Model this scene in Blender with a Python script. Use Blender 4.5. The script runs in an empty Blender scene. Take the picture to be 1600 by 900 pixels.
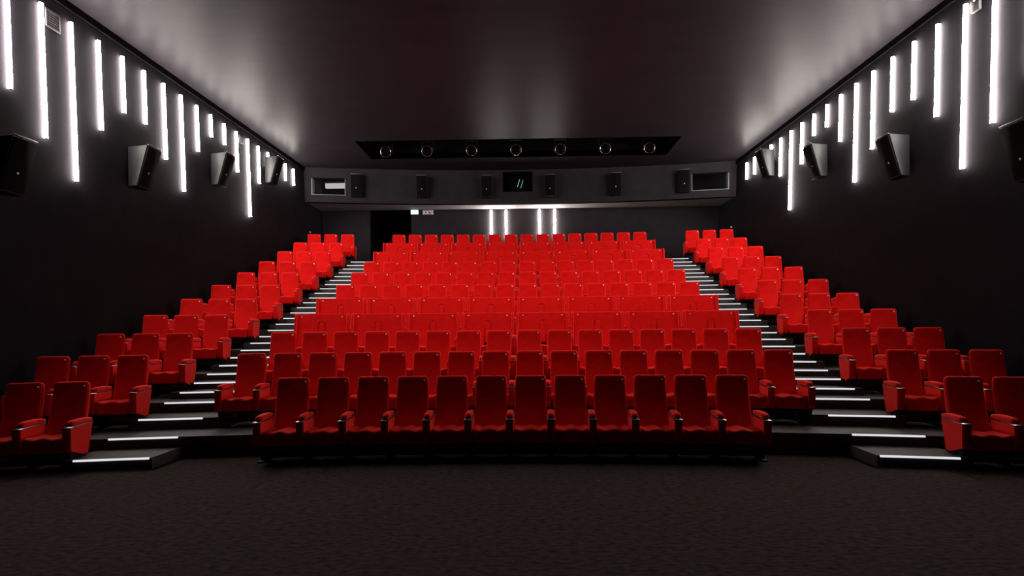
import bpy, bmesh, math
from mathutils import Vector, Matrix, Euler

C = bpy.context.scene.collection
S = bpy.context.scene
PI = math.pi

# ------------------------------------------------------------------ camera
EYE = 1.80                                    # eye height above the stalls floor
cam_d = bpy.data.cameras.new('camera')
cam = bpy.data.objects.new('camera', cam_d)
C.objects.link(cam)
yaw, roll = 0.0232, -0.0083
fwd = Vector((-math.sin(yaw), math.cos(yaw), 0))
rgt = Vector((math.cos(yaw), math.sin(yaw), 0))
up = Vector((0, 0, 1))
r2 = rgt * math.cos(roll) + up * math.sin(roll)
u2 = -rgt * math.sin(roll) + up * math.cos(roll)
M = Matrix((r2, u2, -fwd)).transposed().to_4x4()
M.translation = Vector((0.218, 0, EYE))
cam.matrix_world = M
cam_d.sensor_width = 36
cam_d.lens = 940 / 1600 * 36
cam_d.shift_y = (504.17 - 450) / 1600
cam_d.clip_end = 100
S.camera = cam

# ------------------------------------------------------------------ world, exposure
w = bpy.data.worlds.new('world')
S.world = w
w.use_nodes = True
w.node_tree.nodes['Background'].inputs[0].default_value = (0.5, 0.45, 0.5, 1)
w.node_tree.nodes['Background'].inputs[1].default_value = 0.0
S.view_settings.view_transform = 'Standard'
S.view_settings.look = 'None'
S.view_settings.gamma = 1
S.view_settings.use_curve_mapping = False
S.view_settings.exposure = 0.0

WALL_LIGHT = 94.0        # radiance of the wall strips
HOUSE_LIGHT = 370.0      # watts of each unseen, recessed, tilted ceiling downlight
STEP_LIGHT = 0.75         # radiance of the step nosing lines


# ------------------------------------------------------------------ materials
def mat(name, col, rough=0.8, metal=0.0, var=0.0, scale=20, bump=0.0, bscale=200, sheen=0.0,
        sheen_col=(1, 1, 1), spec=0.5, stretch=(1, 1, 1), sheen_rough=0.3):
    m = bpy.data.materials.new(name)
    m.use_nodes = True
    nt = m.node_tree
    b = nt.nodes['Principled BSDF']
    b.inputs['Base Color'].default_value = (*col, 1)
    b.inputs['Roughness'].default_value = rough
    b.inputs['Metallic'].default_value = metal
    b.inputs['Specular IOR Level'].default_value = spec
    if sheen:
        b.inputs['Sheen Weight'].default_value = sheen
        b.inputs['Sheen Roughness'].default_value = sheen_rough
        b.inputs['Sheen Tint'].default_value = (*sheen_col, 1)
    if var or bump:
        tc = nt.nodes.new('ShaderNodeTexCoord')
        mp = nt.nodes.new('ShaderNodeMapping')
        mp.inputs['Scale'].default_value = stretch
        nt.links.new(tc.outputs['Object'], mp.inputs['Vector'])
    if var:
        n = nt.nodes.new('ShaderNodeTexNoise')
        n.inputs['Scale'].default_value = scale
        n.inputs['Detail'].default_value = 5
        nt.links.new(mp.outputs[0], n.inputs['Vector'])
        r = nt.nodes.new('ShaderNodeValToRGB')
        r.color_ramp.elements[0].position = 0.3
        r.color_ramp.elements[1].position = 0.7
        r.color_ramp.elements[0].color = (*[c * (1 - var) for c in col], 1)
        r.color_ramp.elements[1].color = (*[min(1, c * (1 + var)) for c in col], 1)
        nt.links.new(n.outputs['Fac'], r.inputs['Fac'])
        nt.links.new(r.outputs['Color'], b.inputs['Base Color'])
    if bump:
        n2 = nt.nodes.new('ShaderNodeTexNoise')
        n2.inputs['Scale'].default_value = bscale
        n2.inputs['Detail'].default_value = 3
        nt.links.new(mp.outputs[0], n2.inputs['Vector'])
        bp = nt.nodes.new('ShaderNodeBump')
        bp.inputs['Strength'].default_value = bump
        bp.inputs['Distance'].default_value = 0.01
        nt.links.new(n2.outputs['Fac'], bp.inputs['Height'])
        nt.links.new(bp.outputs['Normal'], b.inputs['Normal'])
    return m


def emit(name, col, strength):
    m = bpy.data.materials.new(name)
    m.use_nodes = True
    nt = m.node_tree
    nt.nodes.clear()
    o = nt.nodes.new('ShaderNodeOutputMaterial')
    e = nt.nodes.new('ShaderNodeEmission')
    e.inputs[0].default_value = (*col, 1)
    e.inputs[1].default_value = strength
    nt.links.new(e.outputs[0], o.inputs[0])
    return m


def glass(name, tint=(1, 1, 1), ior=1.45):
    m = bpy.data.materials.new(name)
    m.use_nodes = True
    nt = m.node_tree
    nt.nodes.clear()
    o = nt.nodes.new('ShaderNodeOutputMaterial')
    t = nt.nodes.new('ShaderNodeBsdfTransparent')
    t.inputs[0].default_value = (*tint, 1)
    g = nt.nodes.new('ShaderNodeBsdfGlossy')
    g.inputs['Roughness'].default_value = 0.03
    f = nt.nodes.new('ShaderNodeFresnel')
    f.inputs['IOR'].default_value = ior
    mx = nt.nodes.new('ShaderNodeMixShader')
    nt.links.new(f.outputs[0], mx.inputs[0])
    nt.links.new(t.outputs[0], mx.inputs[1])
    nt.links.new(g.outputs[0], mx.inputs[2])
    nt.links.new(mx.outputs[0], o.inputs[0])
    return m


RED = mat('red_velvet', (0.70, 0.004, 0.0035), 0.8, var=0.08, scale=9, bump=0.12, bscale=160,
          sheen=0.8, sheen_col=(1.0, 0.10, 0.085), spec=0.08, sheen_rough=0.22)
CARPET = mat('brown_black_carpet', (0.044, 0.0315, 0.0300), 0.95, var=0.45, scale=13, bump=0.6, bscale=190,
             spec=0.05, stretch=(1, 1.7, 1))
STAIRC = mat('grey_stair_carpet', (0.056, 0.047, 0.047), 0.6, var=0.3, scale=16, bump=0.3, bscale=190, spec=0.3)
WALLM = mat('charcoal_wall_fabric', (0.0140, 0.0123, 0.0158), 0.9, var=0.15, scale=2.5, bump=0.12, bscale=240, spec=0.03)
REARM = mat('charcoal_rear_wall', (0.0230, 0.0205, 0.0240), 0.9, var=0.12, scale=3, bump=0.1, bscale=150, spec=0.1)
CEILM = mat('grey_ceiling_paint', (0.0255, 0.0218, 0.0270), 0.42, var=0.12, scale=1.1, bump=0.05, bscale=40, spec=0.017,
            stretch=(0.6, 2.2, 1))
BLACKM = mat('matt_black_paint', (0.004, 0.004, 0.0042), 0.85, spec=0.05, var=0.2, scale=12)
STEEL = mat('black_steel', (0.006, 0.006, 0.007), 0.5, spec=0.25, var=0.2, scale=30)
CHROME = mat('brushed_metal', (0.30, 0.28, 0.28), 0.35, metal=1.0, var=0.1, scale=60)
SPEAKM = mat('black_speaker_lacquer', (0.008, 0.0083, 0.010), 0.45, var=0.1, scale=40, spec=0.2)
GRILLE = mat('black_speaker_cloth', (0.004, 0.004, 0.0045), 0.9, bump=0.4, bscale=400, spec=0.08)
WHITEM = mat('white_enamel', (0.86, 0.86, 0.86), 0.4, var=0.05, scale=40)
FRAMEM = mat('pale_grey_frame', (0.16, 0.155, 0.165), 0.5, var=0.08, scale=30)
GREYM = mat('grey_grille_paint', (0.045, 0.042, 0.046), 0.6, var=0.1, scale=30)
STRIPE = emit('warm_white_diffuser', (1.0, 0.93, 0.85), WALL_LIGHT)
STEPE = emit('step_light', (0.95, 0.95, 1.0), STEP_LIGHT)
BOOTHE = emit('booth_tube', (0.95, 0.95, 1.0), 0.5)
EXITE = emit('exit_light', (0.55, 1.0, 0.95), 3.0)
GLASSM = glass('booth_glass')
LENSM = mat('lens_glass', (0.002, 0.002, 0.0025), 0.35, spec=0.06)
GLINTB = emit('blue_lens_glint', (0.25, 0.6, 1.0), 0.9)  # glow that imitates coloured reflections in the projector lens
GLINTG = emit('green_lens_glint', (0.3, 0.9, 0.45), 0.5)


# velvet pile: rim sheen mixed into the base colour where it turns away
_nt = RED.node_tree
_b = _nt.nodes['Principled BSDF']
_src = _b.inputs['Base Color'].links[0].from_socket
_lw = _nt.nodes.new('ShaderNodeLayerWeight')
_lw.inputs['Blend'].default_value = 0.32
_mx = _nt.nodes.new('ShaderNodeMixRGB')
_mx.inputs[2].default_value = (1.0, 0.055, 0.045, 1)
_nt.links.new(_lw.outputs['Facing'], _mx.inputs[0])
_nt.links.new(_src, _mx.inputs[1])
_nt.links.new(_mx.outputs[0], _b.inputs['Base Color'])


# ------------------------------------------------------------------ helpers
def mesh_from(bm, name, m, smooth=False):
    bmesh.ops.recalc_face_normals(bm, faces=bm.faces[:])
    me = bpy.data.meshes.new(name)
    bm.to_mesh(me)
    bm.free()
    if smooth:
        for p in me.polygons:
            p.use_smooth = len(p.vertices) <= 4
    if m:
        me.materials.append(m)
    return me


def link(name, me, parent=None, loc=None, rot=None):
    o = bpy.data.objects.new(name, me)
    C.objects.link(o)
    if parent:
        o.parent = parent
    if loc is not None:
        o.location = loc
    if rot is not None:
        o.rotation_euler = rot
    return o


def thing(name, label, cat, loc=(0, 0, 0), rotz=0, group=None):
    o = link(name, None, None, loc, (0, 0, rotz))
    o['label'] = label
    o['category'] = cat
    if group:
        o['group'] = group
    return o


def struct(name, me, parent=None, loc=None, rot=None):
    o = link(name, me, parent, loc, rot)
    o['kind'] = 'structure'
    return o


def add_box(bm, x0, x1, y0, y1, z0, z1):
    vs = [bm.verts.new((x, y, z)) for z in (z0, z1) for y in (y0, y1) for x in (x0, x1)]
    for f in ((0, 2, 3, 1), (4, 5, 7, 6), (0, 1, 5, 4), (2, 6, 7, 3), (0, 4, 6, 2), (1, 3, 7, 5)):
        bm.faces.new([vs[i] for i in f])
    return vs


def box(name, m, x0, x1, y0, y1, z0, z1, bevel=0.0, seg=2):
    bm = bmesh.new()
    add_box(bm, x0, x1, y0, y1, z0, z1)
    if bevel:
        bmesh.ops.bevel(bm, geom=bm.edges[:], offset=bevel, segments=seg, affect='EDGES', profile=0.5)
    return mesh_from(bm, name, m, bool(bevel))


def prism(name, m, poly, axis, a, b, bevel=0.0, seg=2):
    """polygon in the plane across `axis`, extruded from a to b along it"""
    bm = bmesh.new()

    def pt(p, t):
        return {'x': (t, p[0], p[1]), 'y': (p[0], t, p[1]), 'z': (p[0], p[1], t)}[axis]
    v0 = [bm.verts.new(pt(p, a)) for p in poly]
    v1 = [bm.verts.new(pt(p, b)) for p in poly]
    n = len(poly)
    bm.faces.new(v0)
    bm.faces.new(v1)
    for i in range(n):
        bm.faces.new((v0[i], v0[(i + 1) % n], v1[(i + 1) % n], v1[i]))
    if bevel:
        bmesh.ops.recalc_face_normals(bm, faces=bm.faces[:])
        bmesh.ops.bevel(bm, geom=bm.edges[:], offset=bevel, segments=seg, affect='EDGES', profile=0.5)
    return mesh_from(bm, name, m, bool(bevel))


def rrect(hx, hy, r, n=4):
    r = min(r, hx * .98, hy * .98)
    out = []
    for cx, cy, a0 in ((hx - r, hy - r, 0), (-hx + r, hy - r, PI / 2), (-hx + r, -hy + r, PI), (hx - r, -hy + r, 1.5 * PI)):
        for k in range(n + 1):
            a = a0 + k / n * PI / 2
            out.append((cx + r * math.cos(a), cy + r * math.sin(a)))
    return out


def loft(name, m, rings, closed_caps=True):
    bm = bmesh.new()
    vv = [[bm.verts.new(p) for p in ring] for ring in rings]
    n = len(rings[0])
    for a, b in zip(vv, vv[1:]):
        for i in range(n):
            bm.faces.new((a[i], a[(i + 1) % n], b[(i + 1) % n], b[i]))
    if closed_caps:
        bm.faces.new(vv[0])
        bm.faces.new(vv[-1])
    return mesh_from(bm, name, m, True)


def lathe(name, m, prof, n=24, axis='y'):
    """profile of (radius, along) points turned about an axis"""
    rings = []
    for r, t in prof:
        ring = []
        for k in range(n):
            a = 2 * PI * k / n
            c, s = r * math.cos(a), r * math.sin(a)
            ring.append({'y': (c, t, s), 'z': (c, s, t), 'x': (t, c, s)}[axis])
        rings.append(ring)
    return loft(name, m, rings)


ORD = ['zeroth', 'first', 'second', 'third', 'fourth', 'fifth', 'sixth', 'seventh', 'eighth', 'ninth', 'tenth',
       'eleventh', 'twelfth', 'thirteenth', 'fourteenth', 'fifteenth', 'sixteenth', 'seventeenth', 'eighteenth',
       'nineteenth']

# ------------------------------------------------------------------ plan of the auditorium
# rows are arcs about a point on the screen side; R(i) is the arc of the backrests of row i
R1, DEP = 30.856, 1.2353
YC = 8.419 - R1
PITCH = 0.55


def RR(i):
    return R1 + DEP * (i - 1)


ZTOP = [-.743, -.451, -.133, .205, .566, .943, 1.341, 1.749, 2.175, 2.605, 3.056]
ROWZ = [0.0] + [z + EYE - 1.06 for z in ZTOP[1:]]         # floor height of each row
WX = 7.5                                                   # half width at 4 m above the eye
LEAN = 0.03                                                # the side walls lean out a little
CEIL = 5.53 + EYE
SOFF = 4.31 + EYE
YREAR = 22.75


def wall_x(z):
    return WX + LEAN * (z - EYE - 4.0)


# ------------------------------------------------------------------ room shell
struct('floor', box('floor', CARPET, -7.9, 7.9, -2.5, YREAR + 0.3, -0.2, 0.0))
for sgn, side in ((-1, 'left'), (1, 'right')):
    z0, z1 = -0.2, CEIL + 0.25
    poly = [(sgn * wall_x(z0), z0), (sgn * wall_x(z1), z1), (sgn * (wall_x(z1) + .2), z1), (sgn * (wall_x(z0) + .2), z0)]
    struct('wall_' + side, prism('wall_' + side, WALLM, poly, 'y', -2.5, YREAR + 0.3))
    # black batten in place of the wall-top shadow gap, its shade put into the colour
    za, zb = CEIL - 0.13, CEIL + 0.02
    poly = [(sgn * (wall_x(za) + .01), za), (sgn * (wall_x(zb) + .01), zb), (sgn * (wall_x(zb) - .035), zb),
            (sgn * (wall_x(za) - .035), za)]
    struct('trim_' + ('1' if sgn < 0 else '2'), prism('trim', BLACKM, poly, 'y', -2.5, 21.0))

# ceiling slab with the rectangular recess for the spotlights
HX, HY0, HY1 = 4.92, 18.1, 20.12
bm = bmesh.new()
add_box(bm, -7.9, 7.9, -2.5, HY0, CEIL, CEIL + .2)
add_box(bm, -7.9, 7.9, HY1, YREAR + .3, CEIL, CEIL + .2)
add_box(bm, -7.9, -HX, HY0, HY1, CEIL, CEIL + .2)
add_box(bm, HX, 7.9, HY0, HY1, CEIL, CEIL + .2)
struct('ceiling', mesh_from(bm, 'ceiling', CEILM))
bm = bmesh.new()
zt = CEIL + 0.85
add_box(bm, -HX - .1, HX + .1, HY1, HY1 + .1, CEIL + .004, zt)
add_box(bm, -HX - .1, HX + .1, HY0 - .1, HY0, CEIL + .2, zt)
add_box(bm, -HX - .1, -HX, HY0, HY1, CEIL + .004, zt)
add_box(bm, HX, HX + .1, HY0, HY1, CEIL + .004, zt)
add_box(bm, -HX - .1, HX + .1, HY0 - .1, HY1 + .1, zt, zt + .1)
struct('ceiling_recess', mesh_from(bm, 'ceiling_recess', BLACKM))

# projection-booth front: a shallow arc with three ports
FR = 35.0
FYC = 21.78 - FR
FT = 0.22


def fy(x, off=0.0):
    return FYC + math.sqrt((FR + off) ** 2 - x * x)


PORTS = [(-7.30, -6.15, 4.565, 5.175), (-0.585, 0.50, 4.73, 5.47), (6.07, 7.30, 4.565, 5.175)]
xs = sorted(set([-7.7, 7.7] + [p for q in PORTS for p in q[:2]] + [-5.4, -4.6, -3.8, -3, -2.2, -1.4, 1.4, 2.2, 3, 3.8, 4.6, 5.4]))
bm = bmesh.new()


def column(bm, a, b, z0, z1):
    vs = []
    for z in (z0, z1):
        vs += [bm.verts.new((a, fy(a), z)), bm.verts.new((b, fy(b), z)), bm.verts.new((b, fy(b, FT), z)),
               bm.verts.new((a, fy(a, FT), z))]
    for f in ((0, 1, 2, 3), (4, 7, 6, 5), (0, 4, 5, 1), (1, 5, 6, 2), (2, 6, 7, 3), (3, 7, 4, 0)):
        bm.faces.new([vs[i] for i in f])


for a, b in zip(xs, xs[1:]):
    hole = [p for p in PORTS if p[0] <= a + 1e-6 and b <= p[1] + 1e-6]
    if hole:
        column(bm, a, b, SOFF, hole[0][2] + EYE)
        column(bm, a, b, hole[0][3] + EYE, CEIL)
    else:
        column(bm, a, b, SOFF, CEIL)
struct('wall_booth', mesh_from(bm, 'wall_booth', REARM))
# soffit under the booth, back of the booth
bm = bmesh.new()
pf = [(x, fy(x, 0.02)) for x in xs]
pb = [(x, YREAR + .05) for x in xs]
for a, b, c, d in zip(pf, pf[1:], pb, pb[1:]):
    vs = [bm.verts.new((*p, z)) for z in (SOFF, SOFF + .12) for p in (a, b, d, c)]
    for f in ((0, 1, 2, 3), (4, 7, 6, 5), (0, 4, 5, 1), (1, 5, 6, 2), (2, 6, 7, 3), (3, 7, 4, 0)):
        bm.faces.new([vs[i] for i in f])
struct('soffit', mesh_from(bm, 'soffit', mat('soffit_paint', (0.32, 0.30, 0.32), 0.8, var=0.1, scale=3, spec=0.1)))
bm = bmesh.new()
add_box(bm, -7.9, 7.9, YREAR + .05, YREAR + .15, SOFF + .12, CEIL)
for x in (-5.3, 5.3):
    add_box(bm, x - .05, x + .05, 21.9, YREAR + .05, SOFF + .12, CEIL)
struct('booth_partition', mesh_from(bm, 'booth_partition', BLACKM))

# rear wall with the exit passage on the left
DX0, DX1 = -5.68, -4.10
bm = bmesh.new()
add_box(bm, -7.9, DX0, YREAR, YREAR + .2, -.2, SOFF)
add_box(bm, DX1, 7.9, YREAR, YREAR + .2, -.2, SOFF)
add_box(bm, DX0, DX1, YREAR, YREAR + .2, -.2, ROWZ[10])
struct('wall_back', mesh_from(bm, 'wall_back', REARM))
bm = bmesh.new()
zf = ROWZ[10]
add_box(bm, DX0 - .1, DX0, YREAR + .2, 25.5, zf, SOFF + .1)
add_box(bm, DX1, DX1 + .1, YREAR + .2, 25.5, zf, SOFF + .1)
add_box(bm, DX0 - .1, DX1 + .1, 25.5, 25.6, zf, SOFF + .1)
add_box(bm, DX0 - .1, DX1 + .1, YREAR + .2, 25.6, SOFF + .1, SOFF + .2)
add_box(bm, DX0 - .1, DX1 + .1, YREAR + .2, 25.6, zf - .1, zf)
struct('door_1', mesh_from(bm, 'door_1', BLACKM))

# ------------------------------------------------------------------ platforms and aisle steps
STEP_X0, STEP_X1 = 4.30, 5.52


def ring_poly(ra, rb, x0, x1, n=18):
    """plan outline between two arcs"""
    a = [x0 + (x1 - x0) * k / n for k in range(n + 1)]
    f = [(x, YC + math.sqrt(ra * ra - x * x)) for x in a]
    if rb is None:
        b = [(x1, YREAR + .05), (x0, YREAR + .05)]
    else:
        b = [(x, YC + math.sqrt(rb * rb - x * x)) for x in reversed(a)]
    return f + b


STEP_OFF = [-0.628, -0.022, 0.607, 1.214, 1.746, 2.124, 2.491, 2.954, 3.36, 3.692, 4.156, 4.597, 4.926, 5.376, 5.838,
            6.159, 6.658, 7.041, 7.398, 7.821, 8.217, 8.58, 9.07, 9.415, 9.804, 10.339, 10.771, 11.118]
PLAT = {2: 2, 4: 3, 7: 4, 10: 5, 13: 6, 16: 7, 19: 8, 22: 9, 25: 10, 28: 11}
# even nosing positions: the platforms sit one seat row apart, the steps share the space between
NOSE = {}
for s_, i_ in PLAT.items():
    NOSE[s_] = (RR(i_ - 1) - 0.02, ROWZ[i_ - 1])
NOSE[1] = (RR(1) - 0.64, 0.145)
NOSE[3] = ((NOSE[2][0] + NOSE[4][0]) / 2, (NOSE[2][1] + NOSE[4][1]) / 2)
ks = sorted(PLAT)
for a, b in zip(ks[1:], ks[2:]):
    for k in (1, 2):
        t = k / 3
        NOSE[a + k] = (NOSE[a][0] * (1 - t) + NOSE[b][0] * t, NOSE[a][1] * (1 - t) + NOSE[b][1] * t)


def nosing_mesh(r, z, xa, xb):
    bm = bmesh.new()
    n = 3
    pts = [xa + (xb - xa) * k / n for k in range(n + 1)]
    for p, q in zip(pts, pts[1:]):
        vs = []
        for zz in (z - .020, z + .003):
            for x, rr in ((p, r - .012), (q, r - .012), (q, r + .012), (p, r + .012)):
                vs.append(bm.verts.new((x, YC + math.sqrt(rr * rr - x * x), zz)))
        for f in ((0, 1, 2, 3), (4, 7, 6, 5), (0, 4, 5, 1), (1, 5, 6, 2), (2, 6, 7, 3), (3, 7, 4, 0)):
            bm.faces.new([vs[i] for i in f])
    return mesh_from(bm, 'nosing_light', STEPE)


plats = {}
for i in range(2, 12):
    ra = RR(i - 1) - 0.02
    rb = RR(i) + 0.02 if i < 11 else None
    xw = wall_x(ROWZ[i - 1]) - 0.005
    plats[i] = struct('seating_platform', prism('seating_platform', STAIRC, ring_poly(ra, rb, -xw, xw), 'z',
                                               -0.05, ROWZ[i - 1]))
for sgn in (-1, 1):
    stair = link('aisle_stairs', None)
    stair['kind'] = 'structure'
    for k in range(1, 29):
        r, z = NOSE[k]
        xa, xb = sorted((sgn * 4.52, sgn * 5.38))
        if k in PLAT:
            link('nosing_light', nosing_mesh(r, z, xa, xb), plats[PLAT[k]])
            continue
        base = NOSE[k - 1] if k > 1 else (0, 0.0)
        # a step runs back to the next platform and sits on the platform before it
        nxt = min(j for j in PLAT if j > k)
        prev = max([j for j in PLAT if j < k], default=None)
        zb = NOSE[prev][1] if prev else 0.0
        rb = NOSE[nxt][0] - 0.004
        x0, x1 = sorted((sgn * (4.49 if k == 1 else STEP_X0), sgn * STEP_X1))
        st = link('step', prism('step', STAIRC, ring_poly(r, rb, x0, x1, 4), 'z', zb, z), stair)
        link('nosing_light', nosing_mesh(r, z, xa, xb), st)

# ------------------------------------------------------------------ seat meshes
TANR = 0.19 / 0.62


def back_y(z):
    t = max(0.0, (1.06 - z) / 0.66)
    return -0.19 * t ** 1.65 - 0.004 * math.cos(min(1, t * 4) * PI / 2)


def backrest_mesh():
    rings = []
    r = 0.045
    zs = [0.34, 0.36, 0.40, 0.5, 0.6, 0.7, 0.8, 0.9, 0.97]
    zs += [1.06 - r + r * math.sin(a) for a in (0, .45, .85, 1.2, 1.45, PI / 2)]
    for z in zs:
        t = (z - .34) / .72
        hw = 0.226 - 0.008 * t
        th = 0.105 - 0.03 * t
        ins = 0.0
        if z > 1.06 - r:
            ins = r - math.sqrt(max(0, r * r - (z - 1.06 + r) ** 2))
        if z < 0.36:
            ins = 0.02
        hy = max(0.008, th / 2 - ins * 0.55)
        yc = back_y(z) + th / 2
        rings.append([(x, yc + y, z) for x, y in rrect(hw - ins, hy, 0.036)])
    return loft('backrest', RED, rings)


def cushion_mesh(hw, name='seat_cushion', waves=1):
    rings = []
    yf, yb = -0.645, -0.13
    r = 0.05
    ys = [yf + r - r * math.cos(a) for a in (0, .5, .9, 1.25, PI / 2)] + [-0.5, -0.4, -0.3, -0.2, yb]
    n = 18 * waves
    for y in ys:
        ins = 0.0
        if y < yf + r:
            ins = r - math.sqrt(max(0, r * r - (yf + r - y) ** 2))
        t = (y - yf) / (yb - yf)
        ztop = 0.425 - 0.03 * t - ins * .6
        zbot = 0.235 + ins * .3
        ring = []
        for k in range(n + 1):
            u = -1 + 2 * k / n
            x = u * (hw - ins * .3)
            e = max(0.0, abs(u) - 0.9) / 0.1
            wv = 0.011 * math.cos(u * waves * 2 * PI) - 0.02 * e * e
            ring.append((x, y, ztop + wv))
        ring.append((hw - ins * .3, y, (ztop + zbot) / 2))
        ring.append((hw - .03, y, zbot))
        ring.append((-hw + .03, y, zbot))
        ring.append((-hw + ins * .3, y, (ztop + zbot) / 2))
        rings.append(ring)
    return loft(name, RED, rings)


def armrest_mesh():
    poly = [(-.65, .255), (-.655, .54), (-.13, .54), (-.25, .165), (-.36, .165)]
    return prism('armrest', RED, poly, 'x', -.05, .05, bevel=.006, seg=2)


def trim_mesh():
    return prism('armrest_trim', CHROME, [(-.662, .538), (-.662, .551), (-.12, .551), (-.122, .538)], 'x', -.054, .054,
                 bevel=.003, seg=1)


def pad_mesh():
    rings = []
    for y, h, hw in ((-.585, .012, .028), (-.58, .036, .038), (-.562, .058, .044), (-.53, .07, .046), (-.4, .072, .046),
                     (-.25, .068, .046), (-.13, .055, .045), (-.115, .03, .04)):
        ring = [(x, y, .551 + h / 2 + z) for x, z in rrect(hw, h / 2, .022, 3)]
        rings.append(ring)
    return loft('arm_pad', RED, rings)


def leg_mesh():
    bm = bmesh.new()
    add_box(bm, -.028, .028, -.42, -.22, 0.02, .2)
    add_box(bm, -.04, .04, -.52, -.12, 0.0, .022)
    add_box(bm, -.02, .02, -.6, -.2, .165, .262)
    bmesh.ops.bevel(bm, geom=bm.edges[:], offset=.004, segments=1, affect='EDGES')
    return mesh_from(bm, 'leg', STEEL)


def pan_mesh(hw):
    return prism('seat_pan', STEEL, [(-.6, .238), (-.58, .205), (-.3, .175), (-.17, .19), (-.17, .36), (-.2, .36),
                                     (-.22, .238)], 'x', -hw, hw, bevel=.006, seg=1)


def beam_mesh(hw):
    return box('foot_rail', STEEL, -hw, hw, -.47, -.42, .06, .11, bevel=.006, seg=1)


def disc_mesh(name, m, r, t):
    return lathe(name, m, [(r * .2, -t), (r, -t), (r, 0), (r * .2, 0)], 14, 'y')


def double_back_mesh():
    hw, zt, zb = 0.475, 1.06, 0.34
    sw, sz = 0.073, 0.86                        # half width and springing of the slot for the folding armrest
    poly = [(-hw, zb), (-hw, zt), (hw, zt), (hw, zb), (sw, zb), (sw, sz)]
    for k in range(1, 8):
        a = PI * k / 8
        poly.append((sw * math.cos(a), sz + sw * 0.62 * math.sin(a)))
    poly += [(-sw, sz), (-sw, zb)]
    bm = bmesh.new()
    v0 = [bm.verts.new((x, 0, z)) for x, z in poly]
    v1 = [bm.verts.new((x, .09, z)) for x, z in poly]
    n = len(poly)
    f0 = bm.faces.new(v0)
    bm.faces.new(v1)
    for i in range(n):
        bm.faces.new((v0[i], v0[(i + 1) % n], v1[(i + 1) % n], v1[i]))
    bmesh.ops.recalc_face_normals(bm, faces=bm.faces[:])
    ed = [e for e in f0.edges]
    bmesh.ops.bevel(bm, geom=ed, offset=.014, segments=3, affect='EDGES', profile=.5)
    for v in bm.verts:
        v.co.y += -(1.06 - v.co.z) * .26
    return mesh_from(bm, 'backrest', RED, True)


def wing_mesh(s):
    rings = []
    zs = [0.30, 0.33, 0.6, 0.9, 1.03, 1.055, 1.066]
    for z in zs:
        ins = {0.30: .012, 1.055: .006, 1.066: .016}.get(z, 0)
        yc = -(1.06 - z) * .26 + .02
        rings.append([(s * .5 + x, yc + y, z) for x, y in rrect(.025 - ins * .7, .075 - ins, .018, 3)])
    return loft('side_wing', RED, rings)


def fold_arm_mesh():
    rings = []
    for z, ins in ((.46, .02), (.48, 0), (.6, 0), (.8, 0), (.85, .008), (.875, .022), (.885, .04)):
        yc = -(1.06 - z) * .26 + .062
        rings.append([(x, yc + y, z) for x, y in rrect(.067 - ins, .045 - ins * .3, .02, 3)])
    return loft('folding_armrest', RED, rings)


ME = {
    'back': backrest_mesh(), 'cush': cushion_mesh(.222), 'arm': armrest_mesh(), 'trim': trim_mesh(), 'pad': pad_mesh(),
    'leg': leg_mesh(), 'pan': pan_mesh(.2), 'beam': beam_mesh(.245), 'plate': disc_mesh('number_plate', WHITEM, .016, .004),
    'bolt': disc_mesh('bolt', CHROME, .008, .006), 'dback': double_back_mesh(), 'wingl': wing_mesh(-1),
    'wingr': wing_mesh(1), 'fold': fold_arm_mesh(), 'dcush': cushion_mesh(.495, waves=2), 'dpan': pan_mesh(.47),
    'dbeam': beam_mesh(.52),
}
PLATE_ROT = (math.atan(.26), 0, 0)


def put_arm(t, x, bolts):
    a = link('armrest', ME['arm'], t, (x, 0, 0))
    tr = link('armrest_trim', ME['trim'], a)
    tr['label'] = 'thin metal plate along the armrest top'
    link('arm_pad', ME['pad'], a)
    link('leg', ME['leg'], t, (x, 0, 0))
    if bolts:
        for dx in (-.022, .022):
            link('bolt', ME['bolt'], a, (dx, -.655, .272))


def put_seat(row, phi, label, group, last=False, double=False, bolts=False):
    r = RR(row)
    pos = (r * math.sin(phi), YC + r * math.cos(phi), ROWZ[row - 1])
    if double:
        t = thing('love_seat', label, 'seat', pos, -phi, group)
        link('backrest', ME['dback'], t)
        link('side_wing', ME['wingl'], t)
        link('side_wing', ME['wingr'], t)
        link('folding_armrest', ME['fold'], t)
        link('seat_cushion', ME['dcush'], t)
        link('seat_pan', ME['dpan'], t)
        link('foot_rail', ME['dbeam'], t)
        for x in (-.39, .39):
            p = link('number_plate', ME['plate'], t, (x, -.06 * .26 + .002, 1.0), PLATE_ROT)
        hw = PITCH
    else:
        t = thing('cinema_seat', label, 'seat', pos, -phi, group)
        link('backrest', ME['back'], t)
        link('seat_cushion', ME['cush'], t)
        link('seat_pan', ME['pan'], t)
        link('foot_rail', ME['beam'], t)
        p = link('number_plate', ME['plate'], t, (.165, back_y(1.003) - .0005, 1.003), PLATE_ROT)
        hw = PITCH / 2
    put_arm(t, -hw, bolts)
    if last:
        put_arm(t, hw, bolts)
    return t


ROWNAME = ['', 'front', 'second', 'third', 'fourth', 'fifth', 'sixth', 'seventh', 'eighth', 'ninth', 'tenth', 'back']


def rowname(i):
    return ROWNAME[i] + (' row' if i in (1, 11) else ' row from the front')


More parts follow.
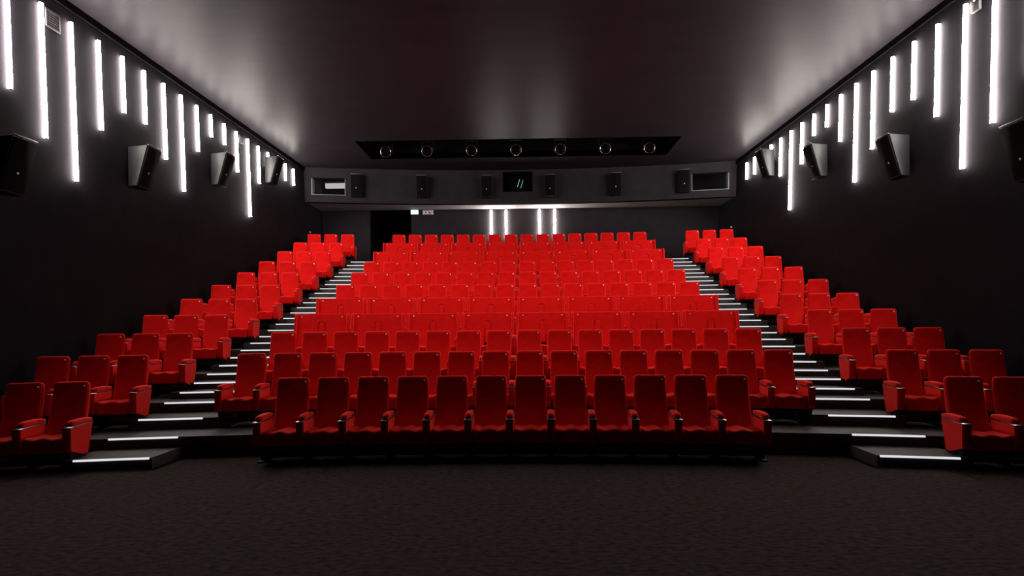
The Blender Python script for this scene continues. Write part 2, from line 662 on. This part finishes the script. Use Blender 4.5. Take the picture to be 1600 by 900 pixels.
for row in range(1, 12):
    dbl = row in (4, 5, 9, 10)
    n = 12 if row == 1 else (8 if dbl else 16)
    pw = PITCH * (2 if dbl else 1)
    for k in range(n):
        s = (k - (n - 1) / 2) * pw
        if k < n / 2:
            which = 'leftmost' if k == 0 else ORD[k + 1] + ' from the left'
        else:
            which = 'rightmost' if k == n - 1 else ORD[n - k] + ' from the right'
        kind = 'red two-seat sofa' if dbl else 'red seat'
        put_seat(row, s / RR(row), '%s, %s in the centre block, %s' % (kind, which, rowname(row)),
                 'centre block seats, ' + rowname(row), last=(k == n - 1), double=dbl, bolts=(row <= 2))
    for sgn, side in ((-1, 'left'), (1, 'right')):
        ph0 = math.asin(5.84 / RR(row))
        order = (2, 1, 0) if sgn < 0 else (0, 1, 2)
        for j in order:
            phi = sgn * (ph0 + j * PITCH / RR(row))
            which = ('beside the aisle', 'middle of three', 'next to the %s wall' % side)[j]
            put_seat(row, phi, 'red seat %s in the %s block, %s' % (which, side, rowname(row)),
                     side + ' block seats, ' + rowname(row), last=(j == order[-1]), bolts=(row <= 2))

# ------------------------------------------------------------------ wall light strips
LENS = [3, 4, 5, 3, 2, 2, 3, 4, 2, 1, 1, 2, 4, 2, 1, 1, 1, 1]
UNIT = 0.54
LT_TOP = 5.17 + EYE
LY = [8.80, 9.44, 10.07, 10.73, 11.38, 12.03, 12.69, 13.34, 13.99, 14.62, 15.28, 15.93, 16.58, 17.25, 17.91, 18.56, 19.21, 19.87]
strip_me = {}
TX = 0.043                                                 # the tubes stand a little off the wall


def tube_meshes(L):
    """local: x out of the wall, tube hanging down from z = 0; two end brackets hold it off the wall"""
    bm = bmesh.new()
    n = 12
    rings = [[bm.verts.new((TX + .033 * math.cos(2 * PI * k / n), .033 * math.sin(2 * PI * k / n), z)) for k in range(n)] for z in (0, -L)]
    for k in range(n):
        bm.faces.new((rings[0][k], rings[0][(k + 1) % n], rings[1][(k + 1) % n], rings[1][k]))
    bm.faces.new(rings[0])
    bm.faces.new(rings[1])
    tube = mesh_from(bm, 'diffuser', STRIPE, True)
    caps = [box('end_bracket', BLACKM, 0, TX + .03, -.012, .012, z0, z0 + .012, .002, 1) for z0 in (0.0, -L - .012)]
    return tube, caps


for u in (1, 2, 3, 4, 5):
    L = u * UNIT
    # local: x out of the wall, z down from the top
    strip_me[u] = tube_meshes(L)
SIZE = {1: 'very short', 2: 'short', 3: 'medium', 4: 'long', 5: 'longest'}
for sgn, side in ((-1, 'left'), (1, 'right')):
    for k, (u, y) in enumerate(zip(LENS, LY)):
        which = 'nearest' if k == 0 else ('farthest' if k == 17 else ORD[k + 1] + ' from the front')
        t = thing('wall_light', '%s vertical light strip high on the %s wall, %s' % (SIZE[u], side, which), 'light',
                  (sgn * (wall_x(LT_TOP) + .002), y, LT_TOP), 0, 'light strips on the %s wall' % side)
        # +x of the part points into the room; lean with the wall
        t.rotation_euler = (0, LEAN, 0) if sgn < 0 else (0, LEAN, PI)
        if sgn > 0:
            t.rotation_mode = 'XYZ'
            t.rotation_euler = (Matrix.Rotation(-LEAN, 3, 'Y').inverted() @ Matrix.Rotation(PI, 3, 'Z')).to_euler()
        else:
            t.rotation_euler = Matrix.Rotation(-LEAN, 3, 'Y').to_euler()
        link('diffuser', strip_me[u][0], t)
        for cp in strip_me[u][1]:
            link('end_bracket', cp, t)
rear_me = tube_meshes(1.08)
for k, x in enumerate((-1.06, -.5, .76, 1.335)):
    t = thing('wall_light', 'vertical light strip on the back wall, %s of four' %
              ('leftmost', 'second from left', 'third from left', 'rightmost')[k], 'light', (x, YREAR, SOFF - .06), -PI / 2,
              'light strips on the back wall')
    link('diffuser', rear_me[0], t)
    for cp in rear_me[1]:
        link('end_bracket', cp, t)


# ------------------------------------------------------------------ speakers
def speaker_meshes(tag, hw, h, dt, db):
    """local: +x out of the wall, y along the wall, z up; the front leans over so that it looks down"""
    cab = prism('cabinet', SPEAKM, [(0.06, -h / 2), (.06, h / 2), (dt, h / 2 + .03), (db, -h / 2 + .01)], 'y', -hw, hw, .008, 2)
    gr = prism('grille', GRILLE, [(db + .002, -h / 2 + .03), (dt + .0, h / 2 + .005), (dt + .022, h / 2 + .0), (db + .024, -h / 2 + .028)],
               'y', -hw + .012, hw - .012, .004, 1)
    lip = prism('top_highlight', FRAMEM, [(dt - .01, h / 2 + .031), (dt - .01, h / 2 + .043), (dt + .024, h / 2 + .043), (dt + .024, h / 2 + .031)],  # pale lip paints the highlight along the cabinet top
                'y', -hw + .01, hw - .01, .003, 1)
    br = box('bracket', STEEL, 0, .07, -.06, .06, -.14, .14, .004, 1)
    a = -math.atan2(dt - db, h)
    t = .36
    em = lathe('badge', WHITEM, [(.006, 0), (.017, 0), (.017, .006), (.006, .006)], 12, 'x')
    epos = (db + (dt - db) * t + .022, 0, -h / 2 + h * t + .02)
    return cab, gr, lip, br, em, epos, a


SM = speaker_meshes('side', .215, .76, .44, .22)
for sgn, side in ((-1, 'left'), (1, 'right')):
    for k, (y, z) in enumerate(((8.55, 2.31), (11.62, 3.07), (14.72, 3.81), (17.82, 4.58))):
        zz = z + EYE
        which = ('nearest one, cut by the frame edge', 'second from the front', 'third from the front', 'farthest from the front')[k]
        t = thing('wall_speaker', 'black box loudspeaker tilted down on the %s wall, %s' % (side, which), 'speaker',
                  (sgn * wall_x(zz), y, zz), 0 if sgn < 0 else PI, 'loudspeakers on the side walls')
        cab, gr, lip, br, em, epos, a = SM
        link('cabinet', cab, t)
        g = link('grille', gr, t)
        link('top_highlight', lip, t)
        link('bracket', br, t)
        link('badge', em, g, epos, (0, -a, 0))
RM = speaker_meshes('rear', .195, .72, .36, .24)
for k, x in enumerate((-5.76, -3.48, -1.16, 1.12, 3.46, 5.80)):
    y = fy(x)
    which = ('beside the left booth window', 'second from left', 'left of the projection window', 'right of the projection window',
             'second from right', 'beside the right booth window')[k]
    t = thing('wall_speaker', 'black box loudspeaker on the booth wall, ' + which, 'speaker', (x, y, 4.86 + EYE),
              -PI / 2 - math.asin(x / FR), 'loudspeakers on the booth wall')
    cab, gr, lip, br, em, epos, a = RM
    link('cabinet', cab, t)
    g = link('grille', gr, t)
    link('top_highlight', lip, t)
    link('bracket', br, t)
    link('badge', em, g, epos, (0, -a, 0))

# ------------------------------------------------------------------ booth windows
for k, (x0, x1, z0, z1) in enumerate(PORTS):
    z0 += EYE
    z1 += EYE
    xm = (x0 + x1) / 2
    fm = BLACKM if k == 1 else FRAMEM
    t = link('window_%d' % (k + 1), None)
    t['kind'] = 'structure'
    for a, b, c, d in ((x0, x1, z0, z0 + .025), (x0, x1, z1 - .025, z1), (x0, x0 + .03, z0, z1), (x1 - .03, x1, z0, z1)):
        m = fm if not (c > z1 - .03) else BLACKM
        yy = [fy(a) + .012, fy(b) + .012]
        bm = bmesh.new()
        vs = [bm.verts.new(p) for z in (c, d) for p in ((a, yy[0], z), (b, yy[1], z), (b, yy[1] + FT + .01, z), (a, yy[0] + FT + .01, z))]
        for f in ((0, 1, 2, 3), (4, 7, 6, 5), (0, 4, 5, 1), (1, 5, 6, 2), (2, 6, 7, 3), (3, 7, 4, 0)):
            bm.faces.new([vs[i] for i in f])
        link('frame', mesh_from(bm, 'frame', m), t)
    bm = bmesh.new()
    a, b = x0 + .03, x1 - .03
    vs = [bm.verts.new(p) for z in (z0 + .025, z1 - .025) for p in ((a, fy(a) + .15, z), (b, fy(b) + .15, z), (b, fy(b) + .158, z), (a, fy(a) + .158, z))]
    for f in ((0, 1, 2, 3), (4, 7, 6, 5), (0, 4, 5, 1), (1, 5, 6, 2), (2, 6, 7, 3), (3, 7, 4, 0)):
        bm.faces.new([vs[i] for i in f])
    link('pane', mesh_from(bm, 'pane', GLASSM), t)

t = thing('booth_lamp', 'lit tube lamp seen inside the left booth window', 'lamp', (-6.72, 22.3, 5.19 + EYE))
link('diffuser', box('diffuser', BOOTHE, -.5, .5, -.06, .06, -.12, .06, .02, 2), t)
link('housing', box('housing', GREYM, -.54, .54, -.1, .1, .06, .12, .01, 1), t)

# projector behind the centre window
t = thing('projector', 'black film projector behind the centre booth window', 'projector', (0.02, 22.2, 4.62 + EYE))
link('body', box('body', BLACKM, -.4, .4, -.05, .28, .0, .75, .03, 2), t)
ln = link('lens', lathe('lens', STEEL, [(.10, .0), (.13, -.02), (.13, -.16), (.105, -.17), (.10, -.13)], 24), t, (.05, -.05, .42))
link('front_glass', lathe('front_glass', LENSM, [(.01, -.15), (.06, -.146), (.10, -.13), (.10, -.12)], 24), ln)
for x, z, m, nm in ((-.03, .47, GLINTB, 'blue lens glint made as a glowing bar'), (.09, .43, GLINTG, 'green lens glint made as a glowing bar')):  # reflections on the coated lens, imitated by thin glowing bars
    q = link('lens_glint', box('lens_glint', m, -.008, .008, -.01, .01, -.15, .15, .006, 1), t, (x, -.24, z), (0, .3, 0))
    q['label'] = nm
link('leg', box('leg', STEEL, -.2, .2, 0, .2, -.17, .0, .01, 1), t)

# ------------------------------------------------------------------ spotlights in the recess
SPX = [-4.27, -2.93, -1.49, -.06, 1.37, 2.81, 4.22]
RIMM = mat('polished_rim', (.5, .49, .47), .22, metal=1.0, var=.1, scale=50)
spot = {
    'housing': lathe('housing', STEEL, [(.05, .34), (.12, .33), (.155, .22), (.165, 0), (.155, -.02), (.15, .02), (.12, .03)], 28),
    'rim': lathe('rim', RIMM, [(.150, .012), (.152, -.008), (.158, -.02), (.166, -.024), (.174, -.018), (.178, -.006), (.178, .012), (.150, .012)], 32),
    'lens': lathe('lens', LENSM, [(.01, .0), (.08, .004), (.150, .012), (.150, .02)], 28),
    'yoke': None,
}
bm = bmesh.new()
add_box(bm, -.2, -.188, .08, .12, -.02, .34)
add_box(bm, .188, .2, .08, .12, -.02, .34)
add_box(bm, -.2, .2, .08, .12, .33, .345)
add_box(bm, -.02, .02, .08, .12, .345, .62)
spot['yoke'] = mesh_from(bm, 'yoke', STEEL)
for k, x in enumerate(SPX):
    which = ('leftmost', 'second from left', 'third from left', 'middle one of seven', 'third from right', 'second from right', 'rightmost')[k]
    t = thing('spotlight', 'black round spotlight in the ceiling recess, ' + which, 'spotlight', (x, 19.35, 5.56 + EYE), 0,
              'spotlights in the ceiling recess')
    tilt = math.radians(10)
    turn = -x * 0.09
    h = link('housing', spot['housing'], t, (0, 0, 0), (tilt, 0, turn))
    rm = link('rim', spot['rim'], h)
    rm['label'] = 'shiny ring round the spotlight mouth'
    link('lens', spot['lens'], h)
    link('yoke', spot['yoke'], t)
t = thing('lighting_rail', 'black rail across the ceiling recess carrying the spotlights', 'rail', (0, 19.45, 6.2 + EYE))
link('pipe', lathe('pipe', STEEL, [(.004, -4.91), (.025, -4.91), (.025, 4.91), (.004, 4.91)], 12, 'x'), t)

# ------------------------------------------------------------------ downlights added out of view over the front rows, inferred from light on the seats
dl_ring = lathe('ring', WHITEM, [(.10, -.0), (.13, -.0), (.13, -.012), (.105, -.012)], 24, 'z')
dl_can = lathe('housing', STEEL, [(.02, .16), (.11, .16), (.11, .0), (.10, .0), (.10, .15), (.02, .15)], 24, 'z')
DLX = [-2.7, -.9, .9, 2.7]
for k, x in enumerate(DLX):
    t = struct('ceiling_downlight', None, None, (x, 9.9, CEIL))
    link('ring', dl_ring, t)
    link('housing', dl_can, t)
    la = bpy.data.lights.new('lamp', 'SPOT')
    la.shadow_soft_size = .09
    la.spot_size = math.radians(112)
    la.spot_blend = 1.0
    la.energy = HOUSE_LIGHT
    la.color = (1.0, .93, .86)
    lo = bpy.data.objects.new('lamp', la)
    C.objects.link(lo)
    lo.parent = t
    lo.location = (0, 0, -.013)
    aim = Vector((x * .6, 13.6, 1.8)) - Vector((x, 9.9, CEIL))
    lo.rotation_euler = aim.to_track_quat('-Z', 'Y').to_euler()

# ------------------------------------------------------------------ exit sign and lettering
t = thing('exit_sign', 'small glowing green-white exit light above the passage', 'sign', (-3.965, YREAR, 4.215 + EYE))
link('housing', box('housing', FRAMEM, -.15, .15, -.05, 0, -.09, .09, .006, 1), t)
q = link('screen', box('screen', EXITE, -.135, .135, -.058, -.05, -.075, .075, .002, 1), t)
q['label'] = 'glowing face of the exit light'
cu = bpy.data.curves.new('lettering', 'FONT')
cu.body = 'SORTIE'
cu.size = .20
cu.align_x = 'CENTER'
cu.align_y = 'CENTER'
cu.extrude = .006
cu.offset = .010
cu.materials.append(WHITEM)
tmp = bpy.data.objects.new('lettering_curve', cu)
C.objects.link(tmp)
bpy.context.view_layer.update()
tme = bpy.data.meshes.new_from_object(tmp.evaluated_get(bpy.context.evaluated_depsgraph_get()))
bpy.data.objects.remove(tmp)
tx = link('lettering', tme)
tx.rotation_euler = (PI / 2, 0, 0)
tx.scale = (.62, 1, 1)
tx.location = (-3.46, YREAR - .008, 4.20 + EYE)
tx['label'] = 'white SORTIE lettering on the dark back wall beside the exit light'
tx['category'] = 'lettering'

# ------------------------------------------------------------------ small wall fittings
for sgn, y, z, s, lab in ((-1, 9.72, 5.03, .15, 'small square grey vent between the front light strips on the left wall'),
                          (-1, 16.25, 5.06, .11, 'tiny grey vent between the far light strips on the left wall')):
    t = thing('wall_vent', lab, 'vent', (sgn * wall_x(z + EYE), y, z + EYE))
    t.rotation_euler = Matrix.Rotation(-LEAN, 3, 'Y').to_euler()
    bm = bmesh.new()
    add_box(bm, 0, .02, -s, s, -s, -s + .02)
    add_box(bm, 0, .02, -s, s, s - .02, s)
    add_box(bm, 0, .02, -s, -s + .02, -s + .02, s - .02)
    add_box(bm, 0, .02, s - .02, s, -s + .02, s - .02)
    link('frame', mesh_from(bm, 'frame', GREYM), t)
    nsl = 7
    sl = box('slat', GREYM, .002, .014, -s + .02, s - .02, -.008, .008)
    for j in range(nsl):
        link('slat', sl, t, (0, 0, -s + .035 + j * (2 * s - .07) / (nsl - 1)), (0, .5, 0))
z = 5.08 + EYE
t = thing('wall_sensor', 'small grey box with a white dot between light strips on the right wall', 'sensor', (wall_x(z), 9.86, z), PI)
link('body', box('body', GREYM, 0, .05, -.09, .09, -.13, .13, .01, 2), t)
link('lens', lathe('lens', WHITEM, [(.004, .05), (.02, .05), (.016, .062), (.004, .066)], 12, 'x'), t, (0, .0, .05))
for sgn, side in ((-1, 'left'), (1, 'right')):
    z = 3.275 + EYE
    t = thing('wall_button', 'tiny white knob on the %s wall above the back row' % side, 'knob', (sgn * wall_x(z), 21.2, z), 0 if sgn < 0 else PI)
    link('stem', lathe('stem', CHROME, [(.004, 0), (.012, 0), (.012, .05), (.004, .05)], 10, 'x'), t)
    link('cap', lathe('cap', WHITEM, [(.005, .045), (.03, .05), (.035, .065), (.02, .08), (.004, .083)], 14, 'x'), t)
